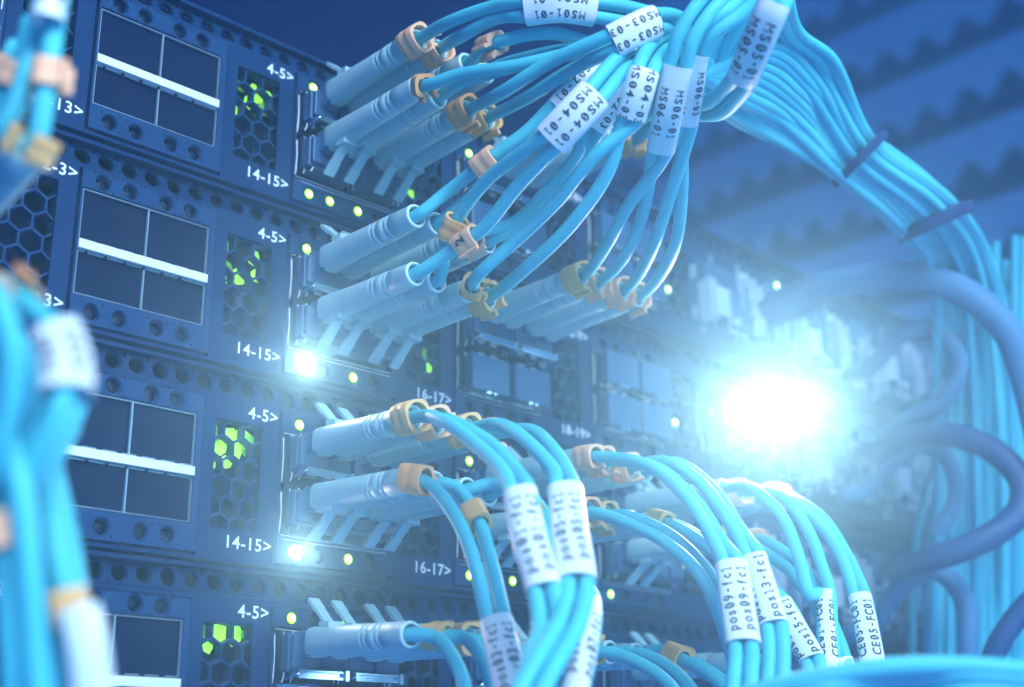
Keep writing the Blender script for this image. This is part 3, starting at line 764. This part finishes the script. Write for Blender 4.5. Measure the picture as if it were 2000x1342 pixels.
cord('aqua patch cord under the pos09-fc1 sleeve with peach clips at its boots', 3, 2, 1, 0,
     [[(1255, 905, 300), (1330, 960, 286), (1390, 1050, 272)], [(1280, 912, 303), (1360, 980, 288), (1412, 1060, 274)]],
     [(1430, 1105, 266), (1440, 1180, 258), (1452, 1262, 250), (1450, 1320, 244), (1440, 1400, 240)], (0, 2), 'pos09-fc1',
     clips=((0, .8, 2.2, 250, 1, None), (1, -.5, 2.95, 250, 1, None)), hw=3.4, hd=2.3, order=(1, 0), size=2.8, offs=(1.6, -1.4))
cord('aqua patch cord under the pos13-fc1 sleeve, just right of pos09', 3, 2, 1, 1,
     [[(1300, 902, 308), (1370, 945, 296), (1430, 1030, 284)], [(1325, 905, 310), (1392, 955, 298), (1450, 1040, 286)]],
     [(1472, 1090, 276), (1492, 1155, 270), (1512, 1222, 264), (1516, 1290, 258), (1505, 1400, 252)], (0, 2), 'pos13-fc1',
     clips=((0, -1, 2.95, 250, 1, None),), hw=2.9, hd=2.2, gap=1.4, order=(1, 0), size=2.7, offs=(0.9, -2.8))
cord('aqua patch cord running under pos09 from a peach clipped boot', 3, 2, 0, 0,
     [[(1215, 1018, 300), (1300, 1060, 288), (1372, 1130, 276)], [(1225, 1008, 304), (1310, 1046, 292), (1385, 1120, 280)]],
     [(1430, 1230, 266), (1450, 1310, 260), (1440, 1400, 255)], clips=((0, -.5, 2.95, 250, 1, None), (1, 0, 2.9, 210, 2, None)), order=(1, 0))
cord('aqua patch cord under the pos15-fc1 sleeve, brown clip behind the pos09 cord', 3, 2, 0, 1,
     [[(1290, 1018, 310), (1350, 1046, 302), (1420, 1100, 294)], [(1310, 1022, 312), (1370, 1052, 304), (1440, 1110, 296)]],
     [(1524, 1180, 288), (1556, 1235, 282), (1586, 1290, 276), (1596, 1340, 272), (1600, 1400, 268)], (0, 2), 'pos15-fc1',
     clips=((0, 11, 1.7, 200, 2, None), ), hw=2.8, hd=2.1, gap=1.3, order=(1, 0), size=2.6, offs=(1.2, -2.4))
cord('aqua patch cord under the CE01-FC01 sleeve, pale boots in the third port column', 3, 3, 1, 0,
     [[(1475, 958, 318), (1528, 1010, 306), (1562, 1095, 294), (1580, 1160, 288)], [(1530, 972, 322), (1580, 1040, 310), (1606, 1110, 300)]],
     [(1612, 1160, 292), (1616, 1235, 284), (1622, 1310, 278), (1624, 1400, 272)], (0, 2), 'CE01-FC01', clips=((1, -1, 2.9, 250, 1, None),), hw=2.0, hd=1.9, gap=.95, size=2.5, offs=(1.6, -1.6), order=(1, 0))
cord('aqua patch cord under the CE05-FC01 sleeve, rightmost sleeve, with an orange clip at its bend', 3, 3, 1, 1,
     [[(1530, 968, 330), (1596, 1020, 316), (1640, 1080, 304)], [(1545, 972, 334), (1606, 1012, 320), (1648, 1074, 308)]],
     [(1680, 1168, 292), (1694, 1235, 284), (1706, 1305, 277), (1712, 1400, 270)], (0, 2), 'CE05-FC01', clips=((0, 20, 1.9, 250, 1, None), (1, 18, 1.8, 200, 0, None)), hw=2.6, hd=2.1, gap=1.15, size=2.6, offs=(1.4, -1.8), order=(1, 0))
cord('aqua patch cord below the pos13 cord with a small yellow clip marked 1', 3, 3, 0, 0,
     [[(1480, 1072, 316), (1545, 1118, 304), (1600, 1200, 292)], [(1500, 1060, 318), (1568, 1108, 306), (1612, 1190, 294)]],
     [(1636, 1288, 280), (1652, 1400, 270)], clips=((1, 19, 1.6, 250, 0, '1'), (0, -1, 2.9, 200, 2, None)), order=(1, 0))
# --- bottom switch
cord('aqua patch cord leaving the bottom switch at left, tan clip curled over its second strand', 4, 1, 1, 0,
     [[(848, 1244, 262), (895, 1305, 250), (920, 1400, 238)], [(905, 1245, 266), (950, 1305, 254), (975, 1400, 242)]], clips=((1, 1.5, 2.0, 290, 2, None),))
cord('aqua patch cord of the bottom switch with a gold clip, behind the lowest sleeve', 4, 1, 1, 1,
     [[(955, 1262, 272), (1010, 1320, 262), (1040, 1400, 250)], [(1000, 1262, 276), (1050, 1320, 264), (1080, 1400, 252)]], clips=((0, 0, 2.8, 290, 2, None), (1, 2, 2.0, 290, 1, None)))
cord('aqua patch cord of the bottom switch with a brown clip, left of pos09', 4, 2, 1, 0,
     [[(1225, 1285, 292), (1300, 1330, 280), (1350, 1400, 268)], [(1260, 1280, 296), (1330, 1322, 284), (1385, 1400, 270)]], clips=((0, 0, 2.6, 290, 2, None),))
cord('aqua patch cord of the bottom switch with a gold clip on its bend, under pos09', 4, 2, 1, 1,
     [[(1285, 1270, 306), (1340, 1292, 298), (1410, 1340, 288), (1440, 1400, 280)], [(1320, 1280, 310), (1365, 1300, 300), (1430, 1345, 290), (1460, 1400, 282)]], clips=((0, 12, 1.9, 220, 2, None), (1, 8, 1.8, 220, 0, None)))
cord('aqua patch cord of the bottom switch with its pale boot behind the pos09 sleeve', 4, 3, 1, 0,
     [[(1470, 1290, 320), (1530, 1330, 310), (1560, 1400, 300)], [(1490, 1290, 322), (1550, 1330, 312), (1580, 1400, 300)]])

# white tie near the bottom
b = MB(); pp = [at(1638, 1290, 280), at(1644, 1308, 279)]; fr = camframes(pp)
b.sweep([pp[0].lerp(pp[1], t) for t in (0, .5, 1)], lambda i: [(3.0*math.cos(a*math.pi/8), 2.3*math.sin(a*math.pi/8)) for a in range(16)], frames=[fr[0]]*3, smooth=True)
tag(build(b, 'cable_tie', LABEL), 'small white tie gripping cords low in the picture, left of CE05-FC01', 'cable tie')

# ------------------------------------------------------------------ foreground cords at the left (close to the lens)
def strand_thing(name, label, cat, pts, r, material, group=None, step=2.0, n=16):
    P = spline([at(*q) for q in pts], step); mb = MB(); mb.tube(P, r, n); o = build(mb, name, material); tag(o, label, cat, group); return P
def fore(label, strands, sl=None, txt=None, clips=(), boots=(), rad=1.5, size=2.6, hw=3.2):
    D = lambda q: (q[0], q[1], q[2]*1.12)
    strands = [[D(q) for q in st] for st in strands]; sl = [D(q) for q in sl] if sl else sl; boots = [(D(a_), D(b_)) for a_, b_ in boots]; rad *= 0.98; hw *= 1.0
    org = at(*strands[0][0]); root = empty('fibre_patch_cord', org, label, 'patch cord', 'aqua duplex patch cords'); PP = []
    for st in strands:
        P = spline([at(*q) for q in st], 2.0); PP.append(P); mb = MB(); mb.tube(P, rad, 18); build(mb, 'cable_strand', CABLE, root)
    for (i, d, r, turn, colr) in clips: clip(root, PP[i], d, r, turn, colr, None, big=r + .8, length=4.0, width=.8)
    for sp in boots:
        a, c = at(*sp[0]), at(*sp[1]); mb = MB(); ax = (c-a); L = ax.length
        pts = [a + ax*(y - 8.8)/(41.3-8.8) for (y, r, e) in boot_profile()] + [c, c - ax.normalized()*1.5]
        rad_ = [r for (_, r, e) in boot_profile()] + [2.5, 2.2]
        mb.tube(pts, lambda i: rad_[i]*1.0, 20); build(mb, 'strain_relief_boot', BOOT, root)
    if sl: sleeve(root, spline([at(*q) for q in sl], 1.5), hw, 2.2, [(txt, 1.6), (txt, -1.6)] if txt else [], size)
fore('blurred aqua patch cord hanging in the upper left corner with a yellow clip',
     [[(125, -60, 165), (108, 40, 163), (92, 150, 160), (72, 275, 158), (60, 300, 158)], [(95, -60, 168), (70, 60, 165), (50, 150, 162), (20, 230, 160), (-10, 262, 160)]],
     sl=[(112, -50, 163), (100, -10, 162), (92, 42, 161)], txt='MS', clips=((0, 14.5, 1.6, 20, 1), (0, 27, 2.6, 120, 2)), boots=(((-80, 440, 176), (58, 296, 158)),), hw=2.2)
fore('blurred aqua patch cord cut by the left edge near the top, with pale clips',
     [[(60, 40, 175), (40, 130, 172), (5, 190, 170), (-60, 240, 170)], [(30, 90, 180), (0, 150, 176), (-60, 200, 175)]],
     clips=((0, 8, 2.2, 60, 1), (1, 4, 2.4, 80, 1)))
fore('blurred aqua patch cord arching out of the left edge under a bare white sleeve',
     [[(-60, 560, 150), (0, 555, 145), (70, 612, 140), (118, 660, 136), (130, 740, 132), (100, 840, 130), (30, 960, 130), (-60, 1070, 130)],
      [(-60, 600, 152), (20, 590, 147), (84, 640, 142), (112, 690, 138), (112, 770, 134), (70, 860, 132), (0, 950, 132), (-60, 1010, 132)]],
     sl=[(108, 648, 136), (126, 700, 134), (128, 772, 131)], txt='MS03', clips=((0, 10, 1.8, 60, 0),), hw=3.0)
fore('blurred aqua patch cord curving down the left edge in front of the other cords',
     [[(-60, 540, 128), (-10, 580, 127), (22, 690, 126), (10, 830, 126), (-60, 960, 126)], [(-60, 700, 128), (-20, 760, 127), (-20, 900, 127), (-60, 1000, 127)]])
fore('blurred aqua patch cord dropping past the lower left with a yellow clip and white sleeve',
     [[(70, 930, 140), (96, 985, 137), (112, 1080, 134), (135, 1190, 132), (170, 1400, 130)], [(40, 930, 142), (70, 1000, 139), (84, 1100, 136), (100, 1220, 133), (125, 1400, 131)]],
     sl=[(152, 1192, 131), (168, 1260, 130), (184, 1400, 129)], txt=None, clips=((0, 15.5, 1.7, 270, 2),), hw=2.4)
fore('blurred aqua patch cord filling the lower left corner, leftmost falling pair',
     [[(10, 860, 130), (40, 960, 128), (55, 1100, 126), (65, 1250, 125), (80, 1400, 124)], [(-10, 980, 130), (15, 1080, 128), (22, 1220, 126), (30, 1400, 125)]],
     clips=((1, 2, 1.9, 250, 1),))
fore('blurred aqua patch cord crossing the lower left behind the falling pairs',
     [[(150, 790, 150), (110, 880, 148), (60, 960, 146), (-60, 1040, 145)], [(140, 830, 152), (90, 910, 150), (20, 985, 148), (-60, 1075, 146)]])
fore('blurred aqua patch cord bowed in behind the arch at the left edge',
     [[(-60, 640, 152), (10, 650, 150), (60, 720, 148), (70, 820, 146), (30, 930, 144), (-60, 1030, 144)], [(-60, 760, 150), (-10, 800, 149), (10, 870, 148), (-60, 960, 147)]])
fore('blurred aqua patch cord falling inside the lower left bundle, between the others',
     [[(96, 900, 150), (118, 990, 148), (140, 1100, 146), (158, 1230, 144), (190, 1400, 142)], [(0, 930, 150), (34, 1040, 147), (46, 1180, 145), (52, 1400, 143)]])
# --- foreground cords across the lower right
for i in range(5):
    dy = 22*i
    strand_thing('fibre_cable', 'blurred aqua cable sweeping across the lower right corner in the near foreground', 'cable',
                 [(1340 - 60*i, 1400 + dy*.3, 206), (1480, 1352 + dy, 203), (1600, 1322 + dy + 3*(i % 2), 200 - i), (1740, 1302 + dy, 198 + 2*i), (1880, 1300 + dy - 2*(i % 2), 197), (2080, 1316 + dy, 196)], 1.45, CABLE2 if i % 2 else CABLE,
                 'blurred cables sweeping across the lower right corner')
# --- extra strands of the trunk
for j in range(14):
    f = j/13.0; g = random.uniform(-1, 1)
    up = j > 8
    pts = ([(1526 + 8*(j-9), 62 + 6*g, 320), (1580 + 12*(j-9), 120 + g*4, 335)] if up else [(1436 + 9*j, 192 - 13*j, 322), (1520 + 9*j, 235 - 10*j, 338)])
    pts = pts + [(1642 + 62*f, 345 - 70*f, 362 + 6*g), (1745 + 105*f, 430 - 45*f, 382 + 6*g), (1822 + 110*f, 530 - 25*f, 412 + 8*g), (1838 + 150*f + 12*g, 720, 436 + 12*g), (1822 + 165*f - 10*g, 1000, 440+12*g), (1812 + 180*f, 1400, 434)]
    if up: pts = [(1500 + 8*(j-9), -60, 300)] + pts
    else: pts = [(1330, 110 + 4*j, 308), (1376, 152 - 1*j, 314)] + pts
    strand_thing('fibre_cable', 'blurred aqua cable of the bundle strapped twice and falling down the right side', 'cable', pts, 1.35, CABLE if j % 3 else CABLE2, 'aqua cables bundled behind on the right', n=12)
for j in range(10):
    f = j/9.0; g = random.uniform(-1, 1)
    strand_thing('fibre_cable', 'blurred aqua cable hanging straight down in the curtain at the right edge', 'cable',
                 [(1850 + 170*f, 480 + 30*g, 470), (1862 + 150*f, 760, 470 + 12*g), (1790 + 230*f, 1050, 468), (1786 + 240*f + 6*g, 1400, 460)], 1.5, CABLE2 if j % 2 else CABLE, 'aqua cables hanging in a curtain at the right', n=12)
def strap(label, a, c, z, hw, hd):
    A, Bp = at(*a, z), at(*c, z); mid = (A+Bp)/2; u = (Bp-A).normalized(); w = (CAMP-mid); w = (w - u*w.dot(u)).normalized(); t = u.cross(w)
    mb = MB(); L = []
    hwm = (Bp-A).length/2
    mb.sweep([mid - t*hw, mid - t*hw*.8, mid + t*hw*.8, mid + t*hw], lambda i: [((hwm+ (0 if i in (1, 2) else -.5))*math.copysign(abs(math.cos(q*math.pi/12))**.7, math.cos(q*math.pi/12)), (hd + (0 if i in (1, 2) else -.5))*math.copysign(abs(math.sin(q*math.pi/12))**.7, math.sin(q*math.pi/12))) for q in range(24)], frames=[(t, u, w)]*4)
    tag(build(mb, 'cable_strap', STRAP), label, 'strap')
strap('dark blue strap round the aqua bundle at its first gathering, upper right', (1634, 357), (1724, 265), 364, 1.2, 13)
strap('dark blue strap round the aqua bundle farther down where it turns to fall', (1760, 462), (1893, 402), 388, 1.9, 11)

# ------------------------------------------------------------------ thick power cords on the right
def power(label, pts, r, material=HAZEC):
    K = [at(*q) for q in pts]
    if 1620 < pts[0][0] < 1800: K = [onpanel(pts[0][0] - 45, pts[0][1] + 12, 0), onpanel(pts[0][0] - 30, pts[0][1] + 6, -14)] + K
    P = spline(K, 3.0); root = empty('power_cord', P[0], label, 'power cord', 'thick dark power cords at the right')
    mb = MB(); mb.tube(P, lambda i: r, 20); build(mb, 'cord_jacket', material, root)
    return root, P
r1, P1 = power('thick grey blue power cord plugged in above the lamp, curling down at the right edge',
      [(1600, 562, 420), (1680, 545, 414), (1780, 540, 408), (1890, 575, 400), (1970, 650, 395), (2015, 780, 392), (2040, 900, 390)], 4.6)
mb = MB(); d = (at(1478, 625, 424)-P1[0]).normalized(); mb.tube([P1[0] - d*1, P1[0] + d*.5, P1[0] + d*9, P1[0] + d*19, P1[0] + d*20], lambda i: (4.8, 5.6, 5.4, 5.1, 4.6)[i], 20); build(mb, 'plug_grip', MODULE, r1)
power('thick dark power cord looping round in the middle of the right side', [(1700, 720, 450), (1760, 655, 436), (1830, 640, 428), (1872, 700, 424), (1850, 775, 424), (1790, 810, 430), (1720, 850, 446)], 3.0)
power('thick dark power cord sweeping in from the right edge beside the loop', [(1720, 880, 440), (1780, 852, 424), (1860, 850, 410), (1940, 880, 400), (1995, 940, 394), (1990, 1000, 390), (1920, 1055, 388), (1820, 1092, 394), (1740, 1112, 440)], 3.9, DARKC)
power('thick dark power cord arching in the gap at lower right', [(1700, 1230, 440), (1760, 1145, 424), (1825, 1112, 414), (1878, 1160, 408), (1890, 1250, 404), (1880, 1400, 400)], 3.2)
power('dark power cord cutting the lower right corner', [(2060, 1130, 370), (1990, 1200, 370), (1945, 1270, 370), (1910, 1400, 372)], 3.2, DARKC)
power('dark power cord with a white sheen bending down left of the aqua curtain', [(1690, 960, 446), (1760, 890, 432), (1820, 868, 424), (1858, 910, 420), (1866, 980, 418), (1830, 1040, 420)], 2.7)

# ------------------------------------------------------------------ toothed cable duct on the right side wall
duct = empty('cable_duct', (960, -100, 100), 'far blurred light blue cable duct with rows of toothed fingers on the right', 'cable duct')
for r_ in range(11):
    z = -60 + r_*74; mb = MB(); x = 930; yy = -420; pts = []
    while yy < 700: pts += [(yy, z - 9 - 10*math.cos(yy/6.5 + r_) - 3*math.sin(yy/40 + r_))]; yy += 2
    m = len(pts); vs = []
    for xx in (x, x + 5):
        vs += [(xx, a, c) for a, c in pts] + [(xx, a, z + 34) for a, c in pts]
    fs = []
    for i in range(m-1):
        fs += [(i, i+1, m+i+1, m+i), (2*m+i, 3*m+i, 3*m+i+1, 2*m+i+1), (i, 2*m+i, 2*m+i+1, i+1), (m+i, m+i+1, 3*m+i+1, 3*m+i)]
    mb.add(vs, fs); build(mb, 'finger_strip', COMB, duct)

# ------------------------------------------------------------------ lamp and beams added for the glare, and the air that glows round them
WL = (1.0, 0.94, 0.86)
def beam(name, p, w, h, power, spread, colr):
    o = area(name, p, CAMP, w, h, power, colr); o.data.shape = 'ELLIPSE'; o.data.spread = math.radians(spread)
for kk, pw in ((1, 0.013), (2, 0.009)):
    beam('status_glare', (PER + HOLES_X[0] - .6, -3.0, -kk*PITCH - 0.95), 2.2, 2.0, pw, 100, WL)  # added beam before each lit lens, for its flare in the haze
beam('cabinet_work_light', onpanel(1512, 800, -36), 26, 7, 0.10, 110, (1.0, 0.95, 0.88))  # added light that makes the haze glow as glare
lc = onpanel(1512, 800, -26)
lamp = empty('work_lamp', lc, 'glaring white lamp shining between the far port modules, right of centre', 'lamp')  # made-up lamp, gives the glare a visible source
mb = MB(); N = 12
mb.tube([lc + Vector((5*math.cos(math.pi*(1 - k/N)), 0, 0)) for k in range(N+1)], lambda i: max(.3, 2.2*math.sin(math.pi*i/N)), 20)
build(mb, 'lamp_lens', mat('white_lamp_lens', (.9, .9, .9), .3, emit=(0.93, 0.98, 1.0), es=5.0), lamp)
mb = MB(); mb.box(lc.x-17, lc.x+17, lc.y+6, lc.y+10, lc.z-7, lc.z+7, 1.5); mb.box(lc.x-3, lc.x+3, lc.y+10, -3, lc.z-2, lc.z+2); build(mb, 'lamp_housing', MODULE, lamp)
hz = MB(); hz.box(-400, 1090, -450, 740, -400, 690)
ho = build(hz, 'haze', PANEL); ho['kind'] = 'stuff'
hm = bpy.data.materials.new('pale_blue_haze'); hm.use_nodes = True; nt = hm.node_tree; nt.nodes.remove(nt.nodes['Principled BSDF'])
pv = nt.nodes.new('ShaderNodeVolumePrincipled'); pv.inputs['Color'].default_value = (0.33, 0.68, 0.92, 1); pv.inputs['Density'].default_value = 0.62; pv.inputs['Anisotropy'].default_value = 0.83
nt.links.new(pv.outputs[0], nt.nodes['Material Output'].inputs['Volume'])
ho.data.materials.clear(); ho.data.materials.append(hm); ho.visible_shadow = True
